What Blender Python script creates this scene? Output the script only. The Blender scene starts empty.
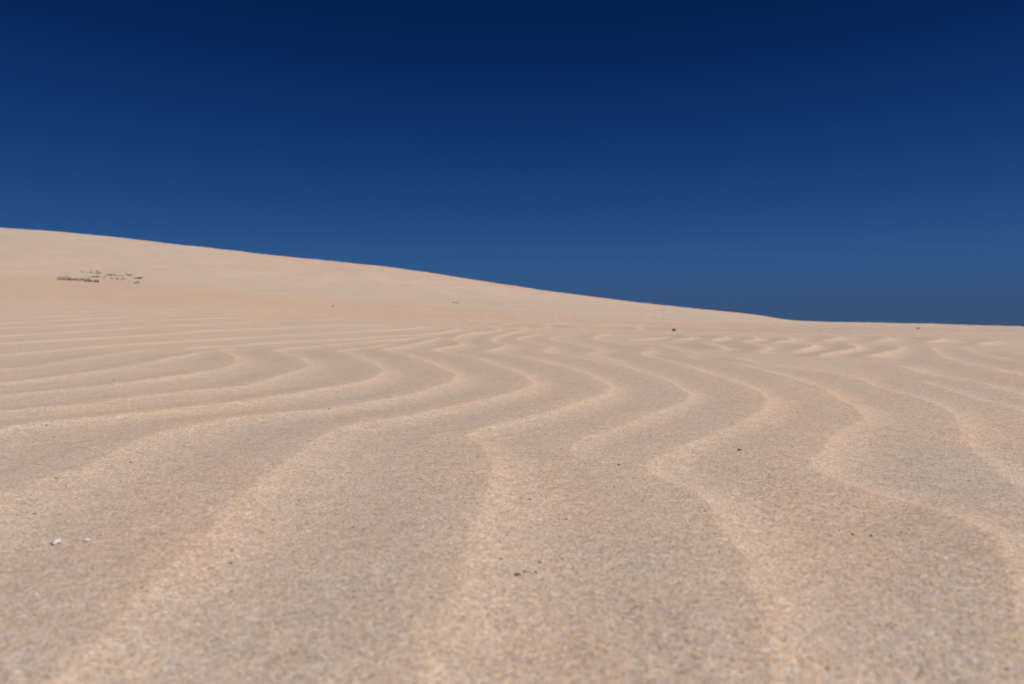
import bpy, bmesh, math, random
import numpy as np
from mathutils import Vector, Euler

random.seed(7)
rng = np.random.default_rng(11)
R = math.radians
scene = bpy.context.scene
col = scene.collection

# ------------------------------------------------------------------ camera
H_CAM, FPX, HOR, CX = 0.15, 683.0, 324.0, 512.0
cam_d = bpy.data.cameras.new("camera")
cam = bpy.data.objects.new("camera", cam_d)
col.objects.link(cam)
cam.location = (0, 0, H_CAM)
cam.rotation_euler = (R(90), 0, 0)
cam_d.sensor_width = 36.0
cam_d.lens = FPX * 36.0 / 1024.0
cam_d.shift_y = -(342.0 - HOR) / 1024.0
cam_d.clip_start = 0.01
cam_d.clip_end = 80000
cam_d.dof.use_dof = True
cam_d.dof.focus_distance = 1.1
cam_d.dof.aperture_fstop = 8.5
scene.camera = cam

# ------------------------------------------------------------------ light
SUN_EL = 47.0
SUN_AZ = 112.0            # clockwise from +Y, so right and a little behind the camera
world = bpy.data.worlds.new("World")
scene.world = world
world.use_nodes = True
wn = world.node_tree
wn.nodes.clear()
w_out = wn.nodes.new("ShaderNodeOutputWorld")
w_bg = wn.nodes.new("ShaderNodeBackground")
sky = wn.nodes.new("ShaderNodeTexSky")
sky.sky_type = 'NISHITA'
sky.sun_disc = False
sky.sun_elevation = R(SUN_EL)
sky.sun_rotation = R(SUN_AZ)
sky.altitude = 1500
sky.air_density = 0.85
sky.dust_density = 0.0
sky.ozone_density = 3.0
# the photograph's sky is seen through a polariser: deeper, bluer, falling off quickly above the horizon
# (with the filter the sky is even from left to right, so every bearing looks up the same meridian of the sky)
wtc = wn.nodes.new("ShaderNodeTexCoord")
wsp = wn.nodes.new("ShaderNodeSeparateXYZ"); wn.links.new(wtc.outputs["Generated"], wsp.inputs[0])
wln = wn.nodes.new("ShaderNodeVectorMath"); wln.operation = 'MULTIPLY'; wn.links.new(wtc.outputs["Generated"], wln.inputs[0]); wln.inputs[1].default_value = (0.25, 1, 0)
wle = wn.nodes.new("ShaderNodeVectorMath"); wle.operation = 'LENGTH'; wn.links.new(wln.outputs[0], wle.inputs[0])
wcb = wn.nodes.new("ShaderNodeCombineXYZ"); wn.links.new(wle.outputs["Value"], wcb.inputs["Y"]); wn.links.new(wsp.outputs["Z"], wcb.inputs["Z"])
wn.links.new(wcb.outputs[0], sky.inputs["Vector"])
dn = wn.nodes.new("ShaderNodeVectorMath"); dn.operation = 'SCALE'; dn.inputs["Scale"].default_value = 0.05
cur = wn.nodes.new("ShaderNodeRGBCurve")
up = wn.nodes.new("ShaderNodeVectorMath"); up.operation = 'SCALE'; up.inputs["Scale"].default_value = 20.0
SKY_R = [(0, 0), (.041, .0013), (.053, .0038), (.089, .0118), (.168, .031), (.324, .045), (1, .08)]
SKY_G = [(0, 0), (.072, .016), (.093, .027), (.150, .0595), (.254, .0976), (.366, .098), (1, .2)]
SKY_B = [(0, 0), (.145, .080), (.178, .122), (.254, .195), (.320, .236), (.342, .240), (1, .6)]
for c, pts in zip(cur.mapping.curves, (SKY_R, SKY_G, SKY_B)):
    c.points[0].location = pts[0]; c.points[1].location = pts[-1]
    for p in pts[1:-1]: c.points.new(*p)
cur.mapping.update()
wn.links.new(sky.outputs[0], dn.inputs[0])
wn.links.new(dn.outputs[0], cur.inputs["Color"])
hz = wn.nodes.new("ShaderNodeMapRange"); hz.inputs["From Min"].default_value = -0.01; hz.inputs["From Max"].default_value = 0.085
wn.links.new(wsp.outputs["Z"], hz.inputs["Value"])
hm = wn.nodes.new("ShaderNodeMix"); hm.data_type = 'RGBA'; hm.blend_type = 'MIX'
hm.inputs[6].default_value = (0.66, 0.69, 0.57, 1); hm.inputs[7].default_value = (0.80, 0.80, 0.82, 1)
wn.links.new(hz.outputs[0], hm.inputs[0])
hk = wn.nodes.new("ShaderNodeMix"); hk.data_type = 'RGBA'; hk.blend_type = 'MULTIPLY'; hk.inputs[0].default_value = 1
wn.links.new(cur.outputs[0], hk.inputs[6]); wn.links.new(hm.outputs[2], hk.inputs[7])
wn.links.new(hk.outputs[2], up.inputs[0])
wn.links.new(up.outputs[0], w_bg.inputs[0])
w_bg.inputs[1].default_value = 0.05
wn.links.new(w_bg.outputs[0], w_out.inputs[0])

sun_d = bpy.data.lights.new("sun", 'SUN')
sun_d.energy = 4.0
sun_d.angle = R(0.53)
sun_d.color = (1.0, 0.965, 0.92)
sun = bpy.data.objects.new("sun", sun_d)
col.objects.link(sun)
sdir = Vector((math.sin(R(SUN_AZ)) * math.cos(R(SUN_EL)), math.cos(R(SUN_AZ)) * math.cos(R(SUN_EL)), math.sin(R(SUN_EL))))
sun.rotation_euler = sdir.to_track_quat('Z', 'Y').to_euler()
sun.location = (5, -3, 8)

scene.view_settings.view_transform = 'Standard'
scene.view_settings.look = 'None'
scene.view_settings.exposure = 0.3
scene.view_settings.gamma = 1.0
scene.render.engine = 'CYCLES'
scene.cycles.max_bounces = 5

# ------------------------------------------------------------------ noise helpers (numpy)
def _hash(ix, iy, seed):
    n = (ix.astype(np.int64) * 374761393 + iy.astype(np.int64) * 668265263 + seed * 2147483647) & 0xffffffff
    n = ((n ^ (n >> 13)) * 1274126177) & 0xffffffff
    n = (n ^ (n >> 16)) & 0xffffffff
    return n / 4294967295.0

def vnoise(x, y, seed=0):
    ix, iy = np.floor(x), np.floor(y)
    fx, fy = x - ix, y - iy
    fx = fx * fx * fx * (fx * (fx * 6 - 15) + 10)
    fy = fy * fy * fy * (fy * (fy * 6 - 15) + 10)
    a = _hash(ix, iy, seed); b = _hash(ix + 1, iy, seed)
    c = _hash(ix, iy + 1, seed); d = _hash(ix + 1, iy + 1, seed)
    return ((a + (b - a) * fx) * (1 - fy) + (c + (d - c) * fx) * fy) * 2 - 1

def fbm(x, y, seed=0, octv=3):
    s, a, t = 0, 1.0, 0
    for k in range(octv):
        s = s + a * vnoise(x * 2 ** k + 17.3 * k, y * 2 ** k - 9.1 * k, seed + k)
        t += a; a *= 0.5
    return s / t

def smooth(a, b, v):
    t = np.clip((v - a) / (b - a), 0, 1)
    return t * t * (3 - 2 * t)

# ------------------------------------------------------------------ terrain, seen as bearings and distances from the tripod
SIL = np.array([(-700,214),(-300,217),(0,227.8),(50,231),(100,235.8),(150,241),(200,247),(250,253),(290,257.5),(331,261.3),(384,266.5),(431,272.8),(468,279),
                (506,285),(535,289.5),(562,293),(612,299.8),(662,305.6),(712,310.6),(762,316),(780,319),(797,321),(820,321.8),(850,322.4),(900,323.6),
                (960,325.2),(1024,327),(1300,329),(1900,330)], float)
FOOT = np.array([(-700,270),(0,277),(60,280),(120,282),(190,285.5),(256,291),(320,297),(384,302),(450,306),(512,309),(600,316),
                 (700,322.5),(795,326),(1024,329.3),(1900,331)], float)
MID = np.array([(-700,298),(0,303),(128,309),(256,315.5),(384,322),(512,327),(650,330),(795,331.5),(1024,332.7),(1900,333)], float)
D4 = np.array([(-700,346),(0,347),(256,348.4),(512,349.3),(1024,349.6),(1900,349.6)], float)
CR_D = np.array([(-700,52),(0,50),(512,46),(795,41),(1024,38),(1900,38)], float)

def _dense(t, sig=13):
    xs = np.arange(t[0, 0], t[-1, 0] + 1.0)
    v = np.interp(xs, t[:, 0], t[:, 1]); k = np.exp(-0.5 * (np.arange(-40, 41) / sig) ** 2); k /= k.sum()
    v = np.convolve(np.pad(v, 40, mode='edge'), k, 'valid')
    return np.stack([xs, v], 1)
SIL, FOOT, MID, D4 = _dense(SIL, 9), _dense(FOOT, 20), _dense(MID, 30), _dense(D4, 30)
def tab(t, x): return np.interp(x, t[:, 0], t[:, 1])

def terrain(X, Y):
    """base height of the sand, without ripples"""
    r = np.hypot(X, Y)
    az = np.arctan2(X, Y)
    azc = np.clip(az, -R(58), R(68))
    ca = np.cos(azc)
    ix = CX + FPX * np.tan(azc)
    back = smooth(R(75), R(130), np.abs(az))
    d = r * ca
    dc = tab(CR_D, ix)
    def zof(yimg, dd): return H_CAM - (yimg - HOR) / FPX * dd
    z4 = zof(tab(D4, ix), 4.0)
    z10 = zof(tab(MID, ix), 10.0)
    z25 = zof(tab(FOOT, ix), 25.0)
    zc = zof(tab(SIL, ix), dc)
    zb = zc - 1.2
    ks = [np.zeros_like(d), np.full_like(d, 2.0), np.full_like(d, 4.0), np.full_like(d, 10.0), np.full_like(d, 25.0), dc, dc + 14, dc + 70]
    zs = [np.zeros_like(d), np.zeros_like(d), z4, z10, z25, zc, zb, np.full_like(d, -9.0)]
    sl = [(zs[i + 1] - zs[i]) / (ks[i + 1] - ks[i]) for i in range(len(ks) - 1)]
    ms = [np.zeros_like(d)]
    for i in range(1, len(ks) - 1):
        if i == 5:
            m = (zc - H_CAM) / dc                      # tangent to the line of sight at the brow of the dune
        else:
            m = 0.5 * (sl[i - 1] + sl[i])
            both = np.minimum(np.abs(sl[i - 1]), np.abs(sl[i])) * 3
            m = np.clip(m, -both, both)
            m = np.where(sl[i - 1] * sl[i] <= 0, 0, m)
        ms.append(m)
    ms.append(np.zeros_like(d))
    z = np.full_like(d, -9.0)
    for i in range(len(ks) - 1):
        h = ks[i + 1] - ks[i]
        t = np.clip((d - ks[i]) / h, 0, 1)
        v = ((2*t**3 - 3*t**2 + 1) * zs[i] + (t**3 - 2*t**2 + t) * h * ms[i] + (-2*t**3 + 3*t**2) * zs[i + 1] + (t**3 - t**2) * h * ms[i + 1])
        z = np.where((d >= ks[i]) & (d < ks[i + 1]), v, z)
    zback = 0.35 * fbm(X * 0.09, Y * 0.09, 5) * smooth(3, 14, r)
    z = z * (1 - back) + zback * back
    z = z + 0.012 * fbm(X * 0.55, Y * 0.55, 21, 2) * smooth(1.5, 5, r) * (1 - smooth(25, 34, r))
    return z

def unproject(px, py):
    """bearing and drop read off the photograph, marched onto the sand"""
    tx, ty = (px - CX) / FPX, (py - HOR) / FPX
    ds = np.geomspace(0.15, 60, 2500)
    z = terrain(ds * tx, ds)
    f = (H_CAM - ds * ty) - z
    k = np.argmax(f <= 0)
    if f[k] > 0: k = len(ds) - 1
    if k == 0: return ds[0] * tx, ds[0]
    t = f[k - 1] / (f[k - 1] - f[k])
    d = ds[k - 1] + t * (ds[k] - ds[k - 1])
    return d * tx, d

# ------------------------------------------------------------------ ripple crests (far end first)
CRESTS = [
 # ragged rows on the left, rising to the right
 ([(-60,324),(0,319),(100,315),(200,312.5),(300,311)], .6),
 ([(-60,319),(0,314),(150,310.5),(300,309)], .5),
 ([(-60,329),(0,324),(100,318.5),(200,315.5),(320,314.5)], .8),
 ([(-60,334),(0,329),(60,326),(120,322),(200,319),(300,317),(345,318)], .8),
 ([(-60,342),(0,337),(80,332),(140,328),(200,325),(280,321.5),(340,320.5),(370,321)], .9),
 ([(-60,350),(0,345),(60,341),(130,337),(200,332),(290,328),(350,325.5),(394,326)], 1),
 ([(-60,363),(0,357),(60,351),(120,346),(200,341),(260,337.5),(340,333),(400,330),(432,327.5)], 1),
 ([(170,351),(220,347.5),(272,343.5),(340,340),(400,336.5),(429,334.5),(462,330)], 1),
 ([(-60,376),(0,371),(39,367),(84,359.5),(120,354),(165,350)], .9),
 ([(-60,390),(0,385),(31,382),(88,375),(141,366),(180,358),(212,353)], 1),
 ([(-80,406),(0,398),(59,392.5),(109,388),(156,381.5),(200,375.5),(230,367),(234,359),(216,352.5),(240,349)], 1),
 # A
 ([(-90,428),(0,415),(84,407),(137,399.5),(200,393),(239,389),(274,380),(302,371),(305,364.5),(290,358),(272,352.5),(300,348.5),(350,344),(400,340),(428,337)], 1),
 # B
 ([(-90,452),(0,434),(29,429),(88,423),(164,414.5),(200,409),(258,402),(288,398),(317,392.5),(356,386),(380,375.5),(372,366),(354,358),(337,352.5),(368,349),(400,345)], 1),
 # C
 ([(-260,640),(-90,550),(0,504),(44,485),(82,473),(111,458.5),(146,444),(190,431),(243,422),(300,415),(340,410),(360,407),(396,400.5),(425,393),(446,386),(455,378),(429,365),(406,357),(384,351),(402,348),(427,342),(440,338)], 1),
 # D
 ([(-330,1050),(-60,800),(60,684),(100,640),(141,599),(164,573),(202,544),(229,514),(262,485),(292,463),(320,441),(350,431),(391,423.5),(440,413),(478,405),(509,397),(528,388.5),(527,382),(507,372),(478,361.5),(452,356),(433,352),(450,348),(461,345),(452,340),(472,334),(498,331.5),(490,328)], 1),
 # E
 ([(250,1050),(330,800),(405,684),(430,640),(450,605),(464,560),(474,525),(487,490),(488,468),(478,453),(464,441),(479,434),(505,426),(543,417.6),(568,409),(595,399.5),(607,391),(590,379),(570,371),(544,364),(508,357),(486,352.5),(506,347),(491,341),(509,334),(530,330)], 1),
 # F, dies out low down
 ([(582,486),(576,470),(569,456),(582,444),(617,429),(643,419.5),(668,411),(688,401),(682,394),(662,382),(639,374),(612,366.5),(570,359),(543,353),(550,348.5),(530,343.5),(517,340),(537,334)], .95),
 ([(625,364),(600,359),(586,355.5),(598,351.5),(575,345),(549,340),(570,335)], .7),
 # G
 ([(830,1050),(785,800),(765,684),(757,640),(749,600),(741,567),(720,540),(705,514),(690,500),(658,486),(643.5,473),(670,458.5),(699,444),(740,425),(764,409.5),(762,401),(745,388.5),(725,382),(702,373.5),(668,363),(641,356),(650,351),(618,344.5),(592,339),(610,334)], 1),
 # H
 ([(1210,1050),(1060,800),(1021,684),(1016,640),(1006,587),(994,558),(967,538),(929,521.5),(888,508),(856,496.5),(821,482),(808,467),(821,453),(835,438),(862,423),(852,411),(839,405),(822,393),(800,383.5),(775,376),(730,366),(696,359.5),(680,355)], 1),
 # I
 ([(1500,900),(1230,640),(1100,545),(1024,500),(1005,490),(982,467),(961,445),(956,427),(943,413),(905,400),(874,391),(852,380.5),(800,371.5),(756,365),(727,357)], 1),
 ([(1180,510),(1100,462),(1050,430),(1010,412),(975,404),(949,395),(922,385.5),(895,379)], .9),
 ([(1250,480),(1130,432),(1070,411),(1024,398.5),(1001,393),(981,386),(950,381),(922,375),(905,370),(887,365)], .9),
 ([(1250,430),(1100,396),(1024,379),(985,370),(962,365.5),(949,362),(937,355),(929,347.5)], 1),
 ([(1180,399),(1060,372),(1024,364),(984,357.5),(975,355),(960,348.5)], .9),
 ([(1180,380),(1060,362),(1024,356.5),(1008,352)], .9),
 # short hooks on the right half
 ([(812,358.5),(836,355.5),(852,352),(855,349),(850,345)], 1.7, .16),
 ([(864,359),(882,356.5),(897,353),(899,350),(893,346)], 1.7, .16),
 ([(790,354),(806,351),(812,348),(806,344.5)], 1.6, .16),
 ([(738,342),(752,346),(766,350.5),(756,354)], 1.6, .16),
 ([(698,343),(714,348),(728,351.5)], 1.5, .16),
 ([(655,345),(680,352),(700,355)], .8, .12),
 ([(622,341),(650,339.5),(672,337)], 1.2, .14),
 ([(668,341.5),(690,339.5),(680,336)], 1.5, .15),
 ([(708,342),(724,339.5),(715,336.5)], 1.5, .15),
 ([(736,342.5),(756,341),(752,337.5)], 1.5, .15),
 ([(768,344),(790,342),(786,338)], 1.5, .15),
 ([(820,342),(838,339.5),(830,336)], 1.4, .15),
 ([(868,343),(888,341),(882,337)], 1.4, .15),
 ([(922,344),(943,341.5),(932,338)], 1.4, .15),
 ([(972,346),(998,343.5),(985,340)], 1.4, .15),
]

def catmull(pts, n=7):
    P = np.array(pts, float)
    P = np.vstack([2 * P[0] - P[1], P, 2 * P[-1] - P[-2]])
    out = []
    for i in range(1, len(P) - 2):
        a, b, c, d = P[i - 1], P[i], P[i + 1], P[i + 2]
        for k in range(n):
            t = k / n
            out.append(0.5 * ((2 * b) + (-a + c) * t + (2 * a - 5 * b + 4 * c - d) * t * t + (-a + 3 * b - 3 * c + d) * t ** 3))
    out.append(P[-2])
    return np.array(out)

# ------------------------------------------------------------------ sand sheet
AZ = np.concatenate([np.linspace(-180, -60, 150, endpoint=False), np.linspace(-60, -41, 130, endpoint=False), np.linspace(-41, 41, 1250, endpoint=False),
                     np.linspace(41, 60, 130, endpoint=False), np.linspace(60, 180, 150, endpoint=False)])
AZ = np.radians(AZ)
RR = np.concatenate([np.geomspace(0.04, 0.2, 40, endpoint=False), np.geomspace(0.2, 60, 1150, endpoint=False), np.geomspace(60, 200, 50)])
nA, nR = len(AZ), len(RR)
AA, RG = np.meshgrid(AZ, RR)
X = RG * np.sin(AA); Y = RG * np.cos(AA)
Zb = terrain(X, Y)
LR = np.log(RR)

def lam(d): return 0.155 + 0.018 * np.minimum(d, 12)

rip = np.zeros_like(X)
cover = np.zeros_like(X)
crest_xy = []
sort_ = np.zeros_like(X)
for ci, (pts, amp, *wo) in enumerate(CRESTS):
    wo = wo[0] if wo else 0
    C = catmull(pts, 7)
    G = np.array([unproject(p[0], p[1]) for p in C])
    # far-to-near order so that the left of travel is the windward side
    if G[0, 1] < G[-1, 1] and pts[0][1] > pts[-1][1]: G = G[::-1]
    keep = np.concatenate([[True], np.hypot(*np.diff(G, axis=0).T) > 1e-4])
    G = G[keep]
    # irregular little wander of the crest
    G = G + 0.004 * np.stack([vnoise(G[:, 0] * 9, G[:, 1] * 9, 3), vnoise(G[:, 0] * 9, G[:, 1] * 9, 4)], 1) * np.minimum(G[:, 1:2], 3)
    L = np.concatenate([[0], np.cumsum(np.hypot(*np.diff(G, axis=0).T))])
    crest_xy.append(G)
    best = np.full_like(X, 1e9)
    sgn = np.zeros_like(X); aa = np.zeros_like(X)
    a0, a1 = min(nA, 10**9), -1; q0, q1 = 10**9, -1
    for k in range(len(G) - 1):
        p, q = G[k], G[k + 1]
        m = 0.5 * (p + q); rr_ = np.hypot(*m); seg = np.hypot(*(q - p))
        rad = 1.15 * lam(m[1]) + seg
        r0, r1 = rr_ - rad, rr_ + rad
        i0 = np.searchsorted(RR, max(r0, 0)); i1 = np.searchsorted(RR, r1)
        if rad >= rr_ * 0.95: j0, j1 = 0, nA
        else:
            da = math.asin(min(1, rad / rr_)); am = math.atan2(m[0], m[1])
            j0 = np.searchsorted(AZ, am - da); j1 = np.searchsorted(AZ, am + da)
        if i1 <= i0 or j1 <= j0: continue
        S = (slice(i0, i1), slice(j0, j1))
        a0, a1, q0, q1 = min(a0, j0), max(a1, j1), min(q0, i0), max(q1, i1)
        ex, ey = q - p; l2 = ex * ex + ey * ey
        dx, dy = X[S] - p[0], Y[S] - p[1]
        t = np.clip((dx * ex + dy * ey) / l2, 0, 1)
        ox, oy = dx - t * ex, dy - t * ey
        dist = np.hypot(ox, oy)
        cr = ex * dy - ey * dx                        # >0: left of travel
        Lk = L[k] + t * (L[k + 1] - L[k])
        endf = np.minimum(np.clip(Lk / 0.18, 0, 1), np.clip((L[-1] - Lk) / 0.18, 0, 1))
        up = dist < best[S]
        best[S] = np.where(up, dist, best[S])
        sgn[S] = np.where(up, np.sign(cr), sgn[S])
        aa[S] = np.where(up, endf * endf * (3 - 2 * endf), aa[S])
    if a1 < 0: continue
    S = (slice(q0, q1), slice(a0, a1))
    b = best[S]
    # travelling towards the camera, +x is on the left: the lee (sunny) side
    s = b * sgn[S]
    la = lam(np.hypot(X[S], Y[S]))
    wob = 1 + 0.25 * vnoise(X[S] * 3, Y[S] * 3, 31)
    rad_ = np.hypot(X[S], Y[S]); wid = wo if wo else 0.145 - 0.025 * smooth(1.5, 6, rad_)
    lee = np.exp(-(np.sqrt(s * s + (0.035 * la) ** 2) - 0.035 * la) / (wid * la * wob))
    stoss = 0.5 + 0.5 * np.cos(np.pi * np.clip(-s / (0.82 * la), 0, 1))
    f = np.where(s > 0, lee, stoss) * (b < 1e8)
    f = f * (1 - smooth(0.85, 1.1, b / la))
    hh = amp * aa[S] * f * (1 if wo else (1 - 0.35 * smooth(2, 7, rad_) * smooth(-.1, .3, X[S] / rad_))) * (0.0078 * la / 0.17) * (1 + 0.2 * vnoise(X[S] * 2.1, Y[S] * 2.1, 41))
    rip[S] += hh
    sort_[S] = np.maximum(sort_[S], np.where(s > 0, np.exp(-s / (0.16 * la)), np.exp(s / (0.04 * la))) * (b < 1e8) * aa[S] * np.minimum(amp, 1))
    cover[S] = np.maximum(cover[S], aa[S] * np.exp(-(b / (1.3 * la)) ** 2))

# unmapped ripples: behind and beside the camera, and the far flats
def phase_ripples(X, Y, lamb, ang, seed, warp):
    u = X * math.cos(ang) + Y * math.sin(ang)
    ph = u / lamb + warp * fbm(X / lamb * 0.22, Y / lamb * 0.16, seed, 2) + 0.25 * fbm(X / lamb * 0.8, Y / lamb * 0.8, seed + 9, 2)
    t = ph - np.floor(ph)
    return np.where(t < 0.74, t / 0.74, (1 - t) / 0.26) , ph
az_deg = np.degrees(AA)
infr = (1 - smooth(40, 55, np.abs(az_deg))) * (1 - smooth(6.5, 10, RG * np.cos(np.clip(AA, -1.2, 1.2))))
p1, _ = phase_ripples(X, Y, 0.21, R(-25), 51, 1.4)
p2, _ = phase_ripples(X, Y + 0.55 * np.abs(((X * .35 + Y * .55) % 2) - 1), 0.50, R(-20), 61, 2.4)
# streaky far ripples, long crests running up to the right
left_w = 1 - smooth(300, 620, CX + FPX * np.tan(np.clip(AA, -1.0, 1.0)))
p3, _ = phase_ripples(X, Y, 1.05, R(-68), 71, 0.9)
nearw = 1 - smooth(3.5, 7, RG)
far1 = smooth(6, 9, RG) * (1 - smooth(24, 34, RG))
rip += (1 - infr) * 0.005 * p1 * nearw
rip += (1 - infr) * 0.019 * p2 * far1 * (1 - left_w) * (0.75 + 0.5 * fbm(X * .25, Y * .25, 81))
rip += (1 - infr) * 0.020 * p3 * far1 * left_w * (0.65 + 0.35 * fbm(X * .2, Y * .2, 82))
facew = smooth(26, 34, RG) * (1 - smooth(70, 90, RG))
p4, _ = phase_ripples(X, Y, 0.9, R(-60), 91, 1.2)
patch = smooth(0.0, 0.5, fbm(X * .11 + 3, Y * .11, 92) + 0.25)
rip += facew * 0.035 * p4 * patch
rip += facew * (0.04 * fbm(X * 0.35, Y * 0.35, 93, 3) + 0.02 * fbm(X * 1.3, Y * 1.3, 94, 2))
# slow swells and small irregularities between crests
rip += 0.0022 * fbm(X * 4, Y * 4, 101, 2) * np.minimum(1, RG) + 0.0006 * fbm(X * 22, Y * 22, 102, 2)
Z = Zb + rip

# tone: which kind of sand lies where (0 grey-beige coarse, 1 orange firm band, 2 pale blown sand of the slip face)
ixg = CX + FPX * np.tan(np.clip(AA, -1.0, 1.0))
yimg = HOR + FPX * (H_CAM - Zb) / np.maximum(RG * np.cos(np.clip(AA, -1.1, 1.1)), .05)
dd = RG * np.cos(np.clip(AA, -1.1, 1.1))
nz = fbm(X * .3, Y * .3, 111)
band = smooth(8.5, 13, dd + 2.0 * nz) * (1 - smooth(24.0, 26.5, dd + 1.6 * fbm(X * .12, Y * .12, 112)))
brow = smooth(33, 41, dd + 3 * fbm(X * .15, Y * .15, 113)) * (smooth(200, 330, ixg))
face = smooth(24.0, 26.5, dd + 1.6 * fbm(X * .12, Y * .12, 112)) * (1 - 0.75 * brow)
warm = np.clip(band + brow * 0.95, 0, 1)

verts = np.empty((nR * nA + 1, 3), np.float32)
verts[:-1, 0] = X.ravel(); verts[:-1, 1] = Y.ravel(); verts[:-1, 2] = Z.ravel()
verts[-1] = (0, 0, float(Z[0].mean()))
idx = np.arange(nR * nA).reshape(nR, nA)
nx = np.roll(idx, -1, axis=1)
quads = np.stack([idx[:-1], idx[1:], nx[1:], nx[:-1]], -1).reshape(-1, 4)
quads = quads[:, ::-1]
me = bpy.data.meshes.new("sand")
nq = len(quads); nt = nA
me.vertices.add(len(verts)); me.vertices.foreach_set("co", verts.ravel())
me.loops.add(nq * 4 + nt * 3); me.polygons.add(nq + nt)
tri = np.stack([np.full(nA, nR * nA), nx[0], idx[0]], -1)
tri = tri[:, ::-1] if False else tri
loops = np.concatenate([quads.ravel(), tri.ravel()]).astype(np.int32)
me.loops.foreach_set("vertex_index", loops)
starts = np.concatenate([np.arange(nq) * 4, nq * 4 + np.arange(nt) * 3]).astype(np.int32)
me.polygons.foreach_set("loop_start", starts)
me.update(calc_edges=True)
me.validate()
me.polygons.foreach_set("use_smooth", np.ones(len(me.polygons), bool))
if me.polygons[0].normal.z < 0:
    me.flip_normals()
for nm, arr in (("warm", warm), ("face", face), ("sorted", sort_)):
    at = me.attributes.new(nm, 'FLOAT', 'POINT')
    at.data.foreach_set("value", np.append(arr.ravel(), 0).astype(np.float32))
sand = bpy.data.objects.new("sand", me)
col.objects.link(sand)
sand["kind"] = "structure"

# ------------------------------------------------------------------ materials
def mat(name):
    m = bpy.data.materials.new(name); m.use_nodes = True
    nt = m.node_tree; nt.nodes.clear()
    o = nt.nodes.new("ShaderNodeOutputMaterial"); b = nt.nodes.new("ShaderNodeBsdfPrincipled")
    nt.links.new(b.outputs[0], o.inputs[0])
    return m, nt, b

def ramp(nt, fac, stops, interp='LINEAR'):
    r = nt.nodes.new("ShaderNodeValToRGB"); r.color_ramp.interpolation = interp
    el = r.color_ramp.elements
    while len(el) > 1: el.remove(el[-1])
    el[0].position = stops[0][0]; el[0].color = (*stops[0][1], 1)
    for p, c in stops[1:]:
        e = el.new(p); e.color = (*c, 1)
    nt.links.new(fac, r.inputs[0]); return r.outputs[0]

def mixc(nt, fac, a, b, mode='MIX'):
    m = nt.nodes.new("ShaderNodeMix"); m.data_type = 'RGBA'; m.blend_type = mode
    for sock, v in ((0, fac), (6, a), (7, b)):
        if isinstance(v, (int, float)): m.inputs[sock].default_value = v
        elif isinstance(v, tuple): m.inputs[sock].default_value = (*v, 1)
        else: nt.links.new(v, m.inputs[sock])
    return m.outputs[2]

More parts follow.
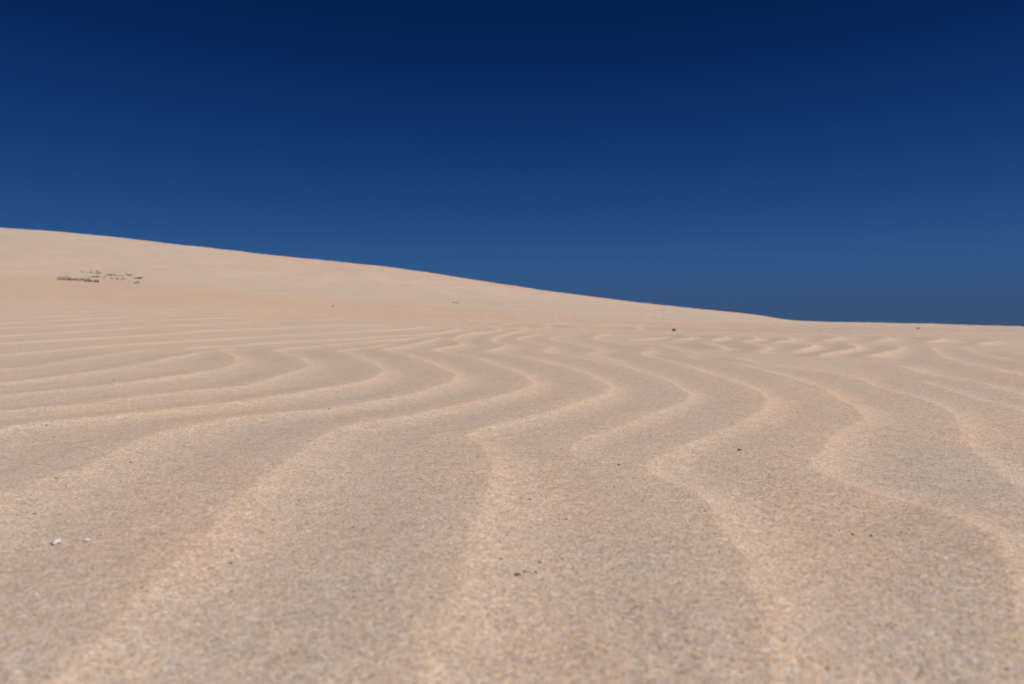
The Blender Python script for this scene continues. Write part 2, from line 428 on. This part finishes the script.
def sand_material():
    m, nt, b = mat("sand")
    N = nt.nodes
    tc = N.new("ShaderNodeTexCoord").outputs["Object"]
    def noise(scale, detail=2, rough=.5):
        n = N.new("ShaderNodeTexNoise"); n.inputs["Scale"].default_value = scale
        n.inputs["Detail"].default_value = detail; n.inputs["Roughness"].default_value = rough
        nt.links.new(tc, n.inputs["Vector"]); return n.outputs["Fac"]
    def vor(scale, feat='F1'):
        v = N.new("ShaderNodeTexVoronoi"); v.inputs["Scale"].default_value = scale; v.feature = feat
        nt.links.new(tc, v.inputs["Vector"]); return v
    # grains about 1.3 mm across, each with a colour of its own
    v1 = vor(930)
    sep = N.new("ShaderNodeSeparateColor"); nt.links.new(v1.outputs["Color"], sep.inputs[0])
    base = (0.455, 0.345, 0.262)
    g1 = ramp(nt, sep.outputs[0], [(0.0, (0.22, 0.15, 0.10)), (0.035, (0.27, 0.185, 0.13)), (0.10, (0.38, 0.285, 0.215)), (0.35, (0.43, 0.335, 0.262)), (0.62, (0.475, 0.365, 0.285)),
                                   (0.80, (0.54, 0.37, 0.22)), (0.93, (0.56, 0.44, 0.35)), (1.0, (0.66, 0.57, 0.49))])
    v2 = vor(480)
    sep2 = N.new("ShaderNodeSeparateColor"); nt.links.new(v2.outputs["Color"], sep2.inputs[0])
    g2 = ramp(nt, sep2.outputs[1], [(0.0, (0.76, 0.70, 0.66)), (0.07, (0.92, 0.88, 0.86)), (0.3, (0.96, 0.97, 0.99)), (0.55, (1.02, 1.0, 0.99)), (0.72, (1.08, 0.96, 0.82)), (0.86, (1.05, 0.97, 0.95)), (1.0, (1.16, 1.14, 1.12))])
    c = mixc(nt, 1.0, g1, g2, 'MULTIPLY')
    # rare dark grit
    v3 = vor(120)
    sep3 = N.new("ShaderNodeSeparateColor"); nt.links.new(v3.outputs["Color"], sep3.inputs[0])
    lt = N.new("ShaderNodeMath"); lt.operation = 'LESS_THAN'; nt.links.new(sep3.outputs[0], lt.inputs[0]); lt.inputs[1].default_value = 0.003
    ds = N.new("ShaderNodeMath"); ds.operation = 'LESS_THAN'; nt.links.new(v3.outputs["Distance"], ds.inputs[0]); ds.inputs[1].default_value = 0.20
    mm = N.new("ShaderNodeMath"); mm.operation = 'MULTIPLY'; nt.links.new(lt.outputs[0], mm.inputs[0]); nt.links.new(ds.outputs[0], mm.inputs[1])
    c = mixc(nt, mm.outputs[0], c, (0.12, 0.085, 0.065))
    # broad drifts of warmer and greyer grains
    n1 = noise(2.3, 4, .55)
    dr = ramp(nt, n1, [(0.3, (0.97, 0.985, 1.0)), (0.5, (1, 1, 1)), (0.7, (1.04, 1.0, 0.955))])
    c = mixc(nt, 1.0, c, dr, 'MULTIPLY')
    n2 = noise(0.5, 4, .6)
    dr2 = ramp(nt, n2, [(0.3, (0.95, 0.96, 0.97)), (0.7, (1.04, 1.03, 1.02))])
    c = mixc(nt, 1.0, c, dr2, 'MULTIPLY')
    for sc_, amp_ in ((48, 0.10), (150, 0.13), (14, 0.02)):
        gn = noise(sc_, 5, .8)
        c = mixc(nt, 1.0, c, ramp(nt, gn, [(0.30, (1 - amp_, 1 - amp_ * 1.05, 1 - amp_ * 1.1)), (0.70, (1 + amp_, 1 + amp_ * .95, 1 + amp_ * .9))]), 'MULTIPLY')
    c = mixc(nt, 1.0, c, (1.01, 1.075, 1.175), 'MULTIPLY')
    aw = N.new("ShaderNodeAttribute"); aw.attribute_name = "warm"
    af = N.new("ShaderNodeAttribute"); af.attribute_name = "face"
    nb = noise(3.1, 5, .65)
    cw = ramp(nt, nb, [(0.3, (0.97, 0.92, 0.88)), (0.7, (1.02, 0.98, 0.94))])
    c = mixc(nt, aw.outputs["Fac"], c, mixc(nt, 1.0, c, cw, 'MULTIPLY'))
    c = mixc(nt, af.outputs["Fac"], c, mixc(nt, 1.0, c, (0.975, 0.985, 1.0), 'MULTIPLY'))
    # the wind sorts warmer grains onto the slip faces
    asr = N.new("ShaderNodeAttribute"); asr.attribute_name = "sorted"
    c = mixc(nt, asr.outputs["Fac"], c, mixc(nt, 1.0, c, (1.025, 0.995, 0.96), 'MULTIPLY'))
    npk = ramp(nt, noise(5.5, 3, .5), [(0.32, (0.975, 0.995, 1.01)), (0.5, (1, 1, 1)), (0.68, (1.035, 0.985, 0.97))])
    c = mixc(nt, 1.0, c, npk, 'MULTIPLY')
    nt.links.new(c, b.inputs["Base Color"])
    b.inputs["Roughness"].default_value = 0.95
    b.inputs["Specular IOR Level"].default_value = 0.15
    # relief of the grains
    bmp = N.new("ShaderNodeBump"); bmp.inputs["Strength"].default_value = 0.35; bmp.inputs["Distance"].default_value = 0.0006
    nt.links.new(v1.outputs["Distance"], bmp.inputs["Height"]); bmp.invert = True
    bmp2 = N.new("ShaderNodeBump"); bmp2.inputs["Strength"].default_value = 0.35; bmp2.inputs["Distance"].default_value = 0.0012
    nt.links.new(noise(170, 3, .5), bmp2.inputs["Height"]); nt.links.new(bmp.outputs[0], bmp2.inputs["Normal"])
    nt.links.new(bmp2.outputs[0], b.inputs["Normal"])
    return m
sand.data.materials.append(sand_material())

def sea():
    m, nt, b = mat("sea_water")
    tc = nt.nodes.new("ShaderNodeTexCoord")
    n = nt.nodes.new("ShaderNodeTexNoise"); n.inputs["Scale"].default_value = 0.05; n.inputs["Detail"].default_value = 6
    nt.links.new(tc.outputs["Object"], n.inputs["Vector"])
    c = ramp(nt, n.outputs["Fac"], [(0.3, (0.03, 0.065, 0.13)), (0.7, (0.04, 0.08, 0.15))])
    nt.links.new(c, b.inputs["Base Color"]); b.inputs["Roughness"].default_value = 0.35
    bp = nt.nodes.new("ShaderNodeBump"); bp.inputs["Distance"].default_value = 0.5; bp.inputs["Strength"].default_value = .6
    nt.links.new(n.outputs["Fac"], bp.inputs["Height"]); nt.links.new(bp.outputs[0], b.inputs["Normal"])
    bm = bmesh.new()
    seg = 96; ri = [bm.verts.new((140 * math.cos(2 * math.pi * k / seg), 140 * math.sin(2 * math.pi * k / seg), -7)) for k in range(seg)]
    ro = [bm.verts.new((40000 * math.cos(2 * math.pi * k / seg), 40000 * math.sin(2 * math.pi * k / seg), -7)) for k in range(seg)]
    for k in range(seg):
        bm.faces.new((ri[k], ro[k], ro[(k + 1) % seg], ri[(k + 1) % seg]))
    me = bpy.data.meshes.new("sea"); bm.to_mesh(me); bm.free()
    me.materials.append(m)
    o = bpy.data.objects.new("sea", me); col.objects.link(o); o["kind"] = "structure"
sea()

# ------------------------------------------------------------------ small things on the sand
def sand_z(x, y):
    r = math.hypot(x, y); a = math.atan2(x, y)
    i = int(np.clip(np.searchsorted(RR, r), 1, nR - 1)); j = int(np.clip(np.searchsorted(AZ, a), 1, nA - 1))
    t = (r - RR[i - 1]) / (RR[i] - RR[i - 1]); u = (a - AZ[j - 1]) / (AZ[j] - AZ[j - 1])
    return float((Z[i-1, j-1] * (1-u) + Z[i-1, j] * u) * (1-t) + (Z[i, j-1] * (1-u) + Z[i, j] * u) * t)

def on_sand(px, py):
    """where the line of sight read off the photograph meets the rippled sand"""
    tx, ty = (px - CX) / FPX, (py - HOR) / FPX
    prev = 0.2
    for d in np.geomspace(0.2, 60, 1500):
        if H_CAM - d * ty <= sand_z(d * tx, d): break
        prev = d
    d = 0.5 * (prev + d)
    return Vector((d * tx, d, sand_z(d * tx, d))), d

def simple_mat(name, c0, c1, scale, rough=.8, bump=.0004):
    m, nt, b = mat(name)
    tc = nt.nodes.new("ShaderNodeTexCoord")
    n = nt.nodes.new("ShaderNodeTexNoise"); n.inputs["Scale"].default_value = scale; n.inputs["Detail"].default_value = 5
    nt.links.new(tc.outputs["Object"], n.inputs["Vector"])
    nt.links.new(ramp(nt, n.outputs["Fac"], [(0.3, c0), (0.7, c1)]), b.inputs["Base Color"])
    b.inputs["Roughness"].default_value = rough
    bp = nt.nodes.new("ShaderNodeBump"); bp.inputs["Distance"].default_value = bump; bp.inputs["Strength"].default_value = .6
    nt.links.new(n.outputs["Fac"], bp.inputs["Height"]); nt.links.new(bp.outputs[0], b.inputs["Normal"])
    return m
M_DARK = simple_mat("dark_stone", (0.06, 0.05, 0.045), (0.13, 0.11, 0.095), 500)
M_GREY = simple_mat("grey_stone", (0.28, 0.27, 0.26), (0.42, 0.40, 0.38), 500)
M_BROWN = simple_mat("brown_stone", (0.09, 0.06, 0.045), (0.17, 0.12, 0.09), 400)
M_GRIT = simple_mat("grit", (0.13, 0.10, 0.08), (0.22, 0.17, 0.14), 400)
M_SHELL = simple_mat("shell", (0.52, 0.51, 0.50), (0.68, 0.67, 0.66), 300, .4, .0002)
M_TWIG = simple_mat("dry_twig", (0.17, 0.12, 0.09), (0.30, 0.22, 0.17), 60, .85, .001)
M_LEAF = simple_mat("dry_leaf", (0.18, 0.125, 0.09), (0.32, 0.235, 0.18), 30, .8, .001)

def link(name, bm, m, smooth_=True, parent=None):
    me = bpy.data.meshes.new(name); bm.to_mesh(me); bm.free(); me.materials.append(m)
    if smooth_: me.polygons.foreach_set("use_smooth", [True] * len(me.polygons))
    o = bpy.data.objects.new(name, me); col.objects.link(o)
    if parent: o.parent = parent
    return o

def tag(o, label, cat, group=None, kind=None):
    if label: o["label"] = label
    if cat: o["category"] = cat
    if group: o["group"] = group
    if kind: o["kind"] = kind
    return o

def pebble(name, px, py, wpx, m, label, cat, flat=.55, asp=.75, seed=0, group=None, sub=2):
    p, d = on_sand(px, py)
    w = wpx / FPX * d
    bm = bmesh.new(); bmesh.ops.create_icosphere(bm, subdivisions=sub, radius=0.5)
    rr = random.Random(seed); ox = rr.uniform(0, 50)
    for v in bm.verts:
        c = v.co.normalized()
        k = 1 + 0.30 * float(fbm(np.array(c.x * 1.6 + ox), np.array(c.y * 1.6 + c.z * 1.3 + ox), seed, 2))
        # broken facets
        for q in range(4):
            f = Vector((math.sin(seed * 3 + q * 2.1), math.cos(seed * 5 + q * 1.7), math.sin(q * 1.3 + seed))).normalized()
            dd_ = v.co.dot(f)
            if dd_ > .36: v.co -= f * (dd_ - .36) * .8
        v.co *= k
        v.co = Vector((v.co.x * w, v.co.y * w * asp, v.co.z * w * flat))
    o = link(name, bm, m)
    o.location = p + Vector((0, 0, w * flat * 0.22))
    o.rotation_euler = (rr.uniform(-.2, .2), rr.uniform(-.2, .2), rr.uniform(0, 3))
    if asp < .7: o.rotation_euler.z = rr.uniform(-.3, .3)
    return tag(o, label, cat, group)

def shell_piece(name, px, py, wpx, label, seed=0):
    p, d = on_sand(px, py); w = wpx / FPX * d
    bm = bmesh.new(); nu, nv = 14, 8; g = []
    for i in range(nu + 1):
        row = []
        for j in range(nv + 1):
            a = (i / nu - .5) * 2.0; r = .15 + .85 * j / nv
            rib = 1 + .035 * math.cos(i * math.pi)
            edge = 1 - .10 * (math.sin(i * 1.9 + seed) * (j / nv) ** 3)
            row.append(bm.verts.new((w * .62 * r * edge * math.sin(a), w * .62 * r * edge * math.cos(a) - w * .3, w * .26 * math.sin(math.pi * min(1, .12 + .80 * r)) * rib * math.cos(a * .9))))
        g.append(row)
    for i in range(nu):
        for j in range(nv): bm.faces.new((g[i][j], g[i][j+1], g[i+1][j+1], g[i+1][j]))
    o = link(name, bm, M_SHELL)
    md = o.modifiers.new("thickness", 'SOLIDIFY'); md.thickness = w * .06
    o.location = p + Vector((0, 0, w * .04)); o.rotation_euler = (.12, -.1, 1.9 + seed)
    return tag(o, label, "shell")

shell_piece("shell_fragment", 57, 543.5, 12, "white ribbed shell fragment lying on the coarse sand at lower left")
shell_piece("shell_fragment", 87, 541, 6.5, "tiny pale shell chip on the sand just right of the white shell fragment", 2)
pebble("pebble", 517.5, 575, 6.5, M_DARK, "dark oval pebble, leftmost and darkest beside the pale grey stone in the foreground", "pebble", .6, .6, 3)
pebble("pebble", 528, 571.5, 13, M_GREY, "pale grey flat stone half sunk in sand in the middle foreground", "stone", .16, .8, 5)
pebble("pebble", 536, 572.5, 3.5, M_BROWN, "small brown pebble at the right edge of the pale grey stone", "pebble", .6, .7, 8)
pebble("pebble", 540.5, 563, 4.5, M_GREY, "small grey pebble up and right of the pale grey flat stone", "pebble", .8, .6, 6)
pebble("pebble", 501, 559.5, 3.2, M_BROWN, "small brown pebble up and left of the dark oval pebble", "pebble", .6, .7, 9)
pebble("pebble", 739.5, 450.5, 4.5, M_DARK, "black flat pebble alone on the sand below the ripple right of centre", "pebble", .5, .6, 12)
pebble("stone", 674, 331, 4.2, M_BROWN, "dark round stone far out on the rippled flat right of centre", "stone", .8, .9, 14)
pebble("stone", 333, 306.5, 2.6, M_BROWN, "small brown stone on the orange sand at the foot of the dune", "stone", .4, .8, 15)
GR = "dark bits of grit in the sand"
for k, (px, py, w, m, lab) in enumerate([
    (114, 380.5, 3.0, M_DARK, "dark grit bit between the far ripples on the left side"),
    (54, 437.5, 3.0, M_BROWN, "dark grit bit in the ripple trough nearest the left edge"),
    (131, 462.5, 3.6, M_BROWN, "dark grit bit on the bright crest at left, above the white shell"),
    (299, 501, 3.4, M_BROWN, "dark grit bit just right of the long diagonal crest at left"),
    (232, 550, 4.2, M_DARK, "dark grit bit low beside the long diagonal crest, right of the shells"),
    (530, 500, 3.4, M_BROWN, "dark grit bit above the group of pebbles in the middle foreground"),
    (618.5, 465, 3.4, M_DARK, "dark grit bit beside the broad ripple end in the centre"),
    (871.5, 536, 4.2, M_DARK, "dark grit bit in the wide trough near the lower right"),
    (329, 409.5, 2.6, M_DARK, "dark grit bit on the sand between two curving ripples left of centre"),
]):
    pebble("grit", px, py, w * .85, M_GRIT, lab, "grit", .6, .75, 30 + k, GR, 1)

def twig(bm, pts, rads, n=5):
    rings = []
    for i, p in enumerate(pts):
        t = (pts[min(i + 1, len(pts) - 1)] - pts[max(i - 1, 0)]).normalized()
        u = t.cross(Vector((0.13, .2, 1))).normalized(); v = t.cross(u)
        rings.append([bm.verts.new(p + (u * math.cos(2 * math.pi * k / n) + v * math.sin(2 * math.pi * k / n)) * rads[i]) for k in range(n)])
    for a, b in zip(rings, rings[1:]):
        for k in range(n): bm.faces.new((a[k], a[(k + 1) % n], b[(k + 1) % n], b[k]))
    bm.faces.new(rings[0][::-1]); bm.faces.new(rings[-1])

def creeper(px, py, wpx, hpx, nst, label, seed, lean=1.0, leaves=1.0):
    p0, d = on_sand(px, py)
    W, H = wpx / FPX * d, hpx / FPX * d
    rr = random.Random(seed)
    root = bpy.data.objects.new("dry_shrub", None); col.objects.link(root); root.location = p0
    tag(root, label, "dry shrub", "dry creeping shrubs on the dune")
    st, lf = bmesh.new(), bmesh.new()
    run = []
    nr = max(8, int(W / .06))
    for q in range(nr + 1):                                # the creeping runner the stems rise from
        x = (q / nr - .5) * W; y = math.sin(q * 1.7 + seed) * .02
        run.append(Vector((x, y, sand_z(p0.x + x, p0.y + y) - p0.z + .004)))
    twig(st, run, [.006] * len(run))
    for k in range(nst):
        rb = run[rr.randint(0, nr)]
        x, y = rb.x, rb.y
        a = rr.uniform(0, 6.28); L = H * rr.uniform(.7, 2.4)
        pts = []; h = 0
        up = rr.uniform(.15, .75)
        for q in range(6):
            t = q / 5
            xx = x + math.cos(a) * L * t * lean + rr.uniform(-.04, .04) * L
            yy = y + math.sin(a) * L * t * .6 + rr.uniform(-.04, .04) * L
            zz = sand_z(p0.x + xx, p0.y + yy) - p0.z + min(H, L * up * math.sin(min(1, t * 1.2) * 1.9)) - .01 * (q == 0)
            pts.append(Vector((xx, yy, zz)))
        twig(st, pts, [.009 * (1 - .75 * q / 5) for q in range(6)])
        for q in range(int(7 * leaves)):
            i = rr.randint(1, 5); c = pts[i] + Vector((rr.uniform(-.03, .03), rr.uniform(-.03, .03), rr.uniform(-.01, .025)))
            s_ = rr.uniform(.012, .028); e = Euler((rr.uniform(-1, 1), rr.uniform(-1, 1), rr.uniform(0, 6.28))).to_matrix()
            vs = [lf.verts.new(c + e @ Vector(q_)) for q_ in ((-s_, 0, 0), (0, -s_ * .45, s_ * .15), (s_, 0, -s_ * .1), (0, s_ * .45, s_ * .15))]
            lf.faces.new(vs)
    link("stems", st, M_TWIG, True, root)
    link("leaves", lf, M_LEAF, False, root)
    return root
creeper(75, 280.3, 36, 2.2, 46, "dark dry shrub patch, longest and leftmost, lying at the dune foot", 1)
creeper(92, 282.0, 15, 1.5, 18, "narrow dark shrub patch just below and right of the longest one", 2)
creeper(100, 277.6, 26, 1.6, 12, "thin dry twigs trailing right from the longest patch towards the tufts", 3)
creeper(116, 276, 13, 1.6, 12, "small dry shrub tuft, higher of the two right of the long patch", 4)
creeper(118, 279.2, 12, 1.3, 8, "small dry shrub tuft below the higher one on the dune foot", 5)
creeper(130, 275.8, 3.5, 2.0, 8, "tiny dry tuft standing highest of the right hand tufts", 6)
creeper(138, 278.8, 6, 1.6, 12, "dry shrub tuft at the right end of the shrub line", 7)
creeper(136.5, 283.2, 3.0, 1.4, 6, "tiny dry tuft lowest on the orange sand below the shrub line", 8)
creeper(92, 273.0, 22, 3.0, 12, "sparse pale twigs poking from the dune face above the shrub line", 9, .6, .4)
creeper(64, 277.4, 10, 1.2, 5, "few faint twigs over the left end of the longest shrub patch", 10, .6, .5)
creeper(456, 303, 7, .6, 3, "small dry weed patch at the dune foot near the picture centre", 12)

# driftwood twig standing on the far flat at the right
def far_stick():
    p, d = on_sand(918, 329.3)
    root = bpy.data.objects.new("driftwood_stick", None); col.objects.link(root); root.location = p
    tag(root, "small dark forked stick poking out of the far sand at right", "stick")
    s = d / FPX
    bm = bmesh.new(); twig(bm, [Vector((0, 0, -.02)), Vector((-.2 * s, 0, .8 * s)), Vector((-1.6 * s, .02, 2.0 * s))], [.5 * s, .45 * s, .2 * s], 7)
    link("branch", bm, M_TWIG, True, root)
    bm = bmesh.new(); twig(bm, [Vector((0, 0, .2 * s)), Vector((.9 * s, 0, 1.2 * s)), Vector((1.9 * s, -.02, 2.1 * s))], [.45 * s, .4 * s, .2 * s], 7)
    link("branch", bm, M_TWIG, True, root)
far_stick()

# ------------------------------------------------------------------ coarse grains lying loose on the nearest sand
def loose_grains(n=42000):
    tmpl = np.array([(1,0,0),(0,1,0),(-1,0,0),(0,-1,0),(0,0,1),(0,0,-1),(.6,.6,.55),(-.6,.55,.6),(-.6,-.6,.5),(.6,-.55,.6)], float)
    fc = np.array([(4,6,7),(4,7,8),(4,8,9),(4,9,6),(6,0,1),(7,1,2),(8,2,3),(9,3,0),(6,1,7),(7,2,8),(8,3,9),(9,0,6),(5,1,0),(5,2,1),(5,3,2),(5,0,3)])
    r = np.exp(rng.uniform(math.log(.20), math.log(3.2), n)); a = rng.uniform(-R(44), R(44), n)
    i = np.clip(np.searchsorted(RR, r), 1, nR - 1); j = np.clip(np.searchsorted(AZ, a), 1, nA - 1)
    t = (r - RR[i-1]) / (RR[i] - RR[i-1]); u = (a - AZ[j-1]) / (AZ[j] - AZ[j-1])
    z = (Z[i-1, j-1] * (1-u) + Z[i-1, j] * u) * (1-t) + (Z[i, j-1] * (1-u) + Z[i, j] * u) * t
    sz = rng.gamma(6, 1 / 6, n) * (.00036 + .00010 * r)
    sc = np.stack([sz * rng.uniform(.8, 1.3, n), sz * rng.uniform(.8, 1.3, n), sz * rng.uniform(.4, .7, n)], 1)
    rz = rng.uniform(0, 6.28, n)
    P = tmpl[None] * (1 + rng.uniform(-.22, .22, (n, 10, 3)))
    P = P * sc[:, None, :]
    c, s_ = np.cos(rz)[:, None], np.sin(rz)[:, None]
    V = np.stack([P[..., 0] * c - P[..., 1] * s_, P[..., 0] * s_ + P[..., 1] * c, P[..., 2]], -1)
    V += np.stack([r * np.sin(a), r * np.cos(a), z + sc[:, 2] * .05], 1)[:, None, :]
    F = (fc[None] + (np.arange(n) * 10)[:, None, None]).reshape(-1, 3)
    me = bpy.data.meshes.new("loose_grains")
    me.vertices.add(n * 10); me.vertices.foreach_set("co", V.astype(np.float32).ravel())
    me.loops.add(len(F) * 3); me.polygons.add(len(F))
    me.loops.foreach_set("vertex_index", F.astype(np.int32).ravel())
    me.polygons.foreach_set("loop_start", (np.arange(len(F)) * 3).astype(np.int32))
    me.update(calc_edges=True)
    at = me.attributes.new("pick", 'FLOAT', 'POINT'); at.data.foreach_set("value", np.repeat(rng.random(n), 10).astype(np.float32))
    m, nt, b = mat("loose_grains")
    an = nt.nodes.new("ShaderNodeAttribute"); an.attribute_name = "pick"
    c = ramp(nt, an.outputs["Fac"], [(0, (.13, .10, .08)), (.03, (.27, .21, .165)), (.12, (.38, .31, .25)), (.4, (.45, .37, .31)), (.66, (.49, .41, .345)), (.84, (.53, .39, .26)), (.93, (.56, .49, .43)), (1, (.64, .60, .57))])
    nt.links.new(c, b.inputs["Base Color"]); b.inputs["Roughness"].default_value = .7
    me.materials.append(m)
    o = bpy.data.objects.new("loose_grains", me); col.objects.link(o)
    tag(o, "loose coarse sand grains strewn over the nearest ripples", "sand grains", None, "stuff")
loose_grains()
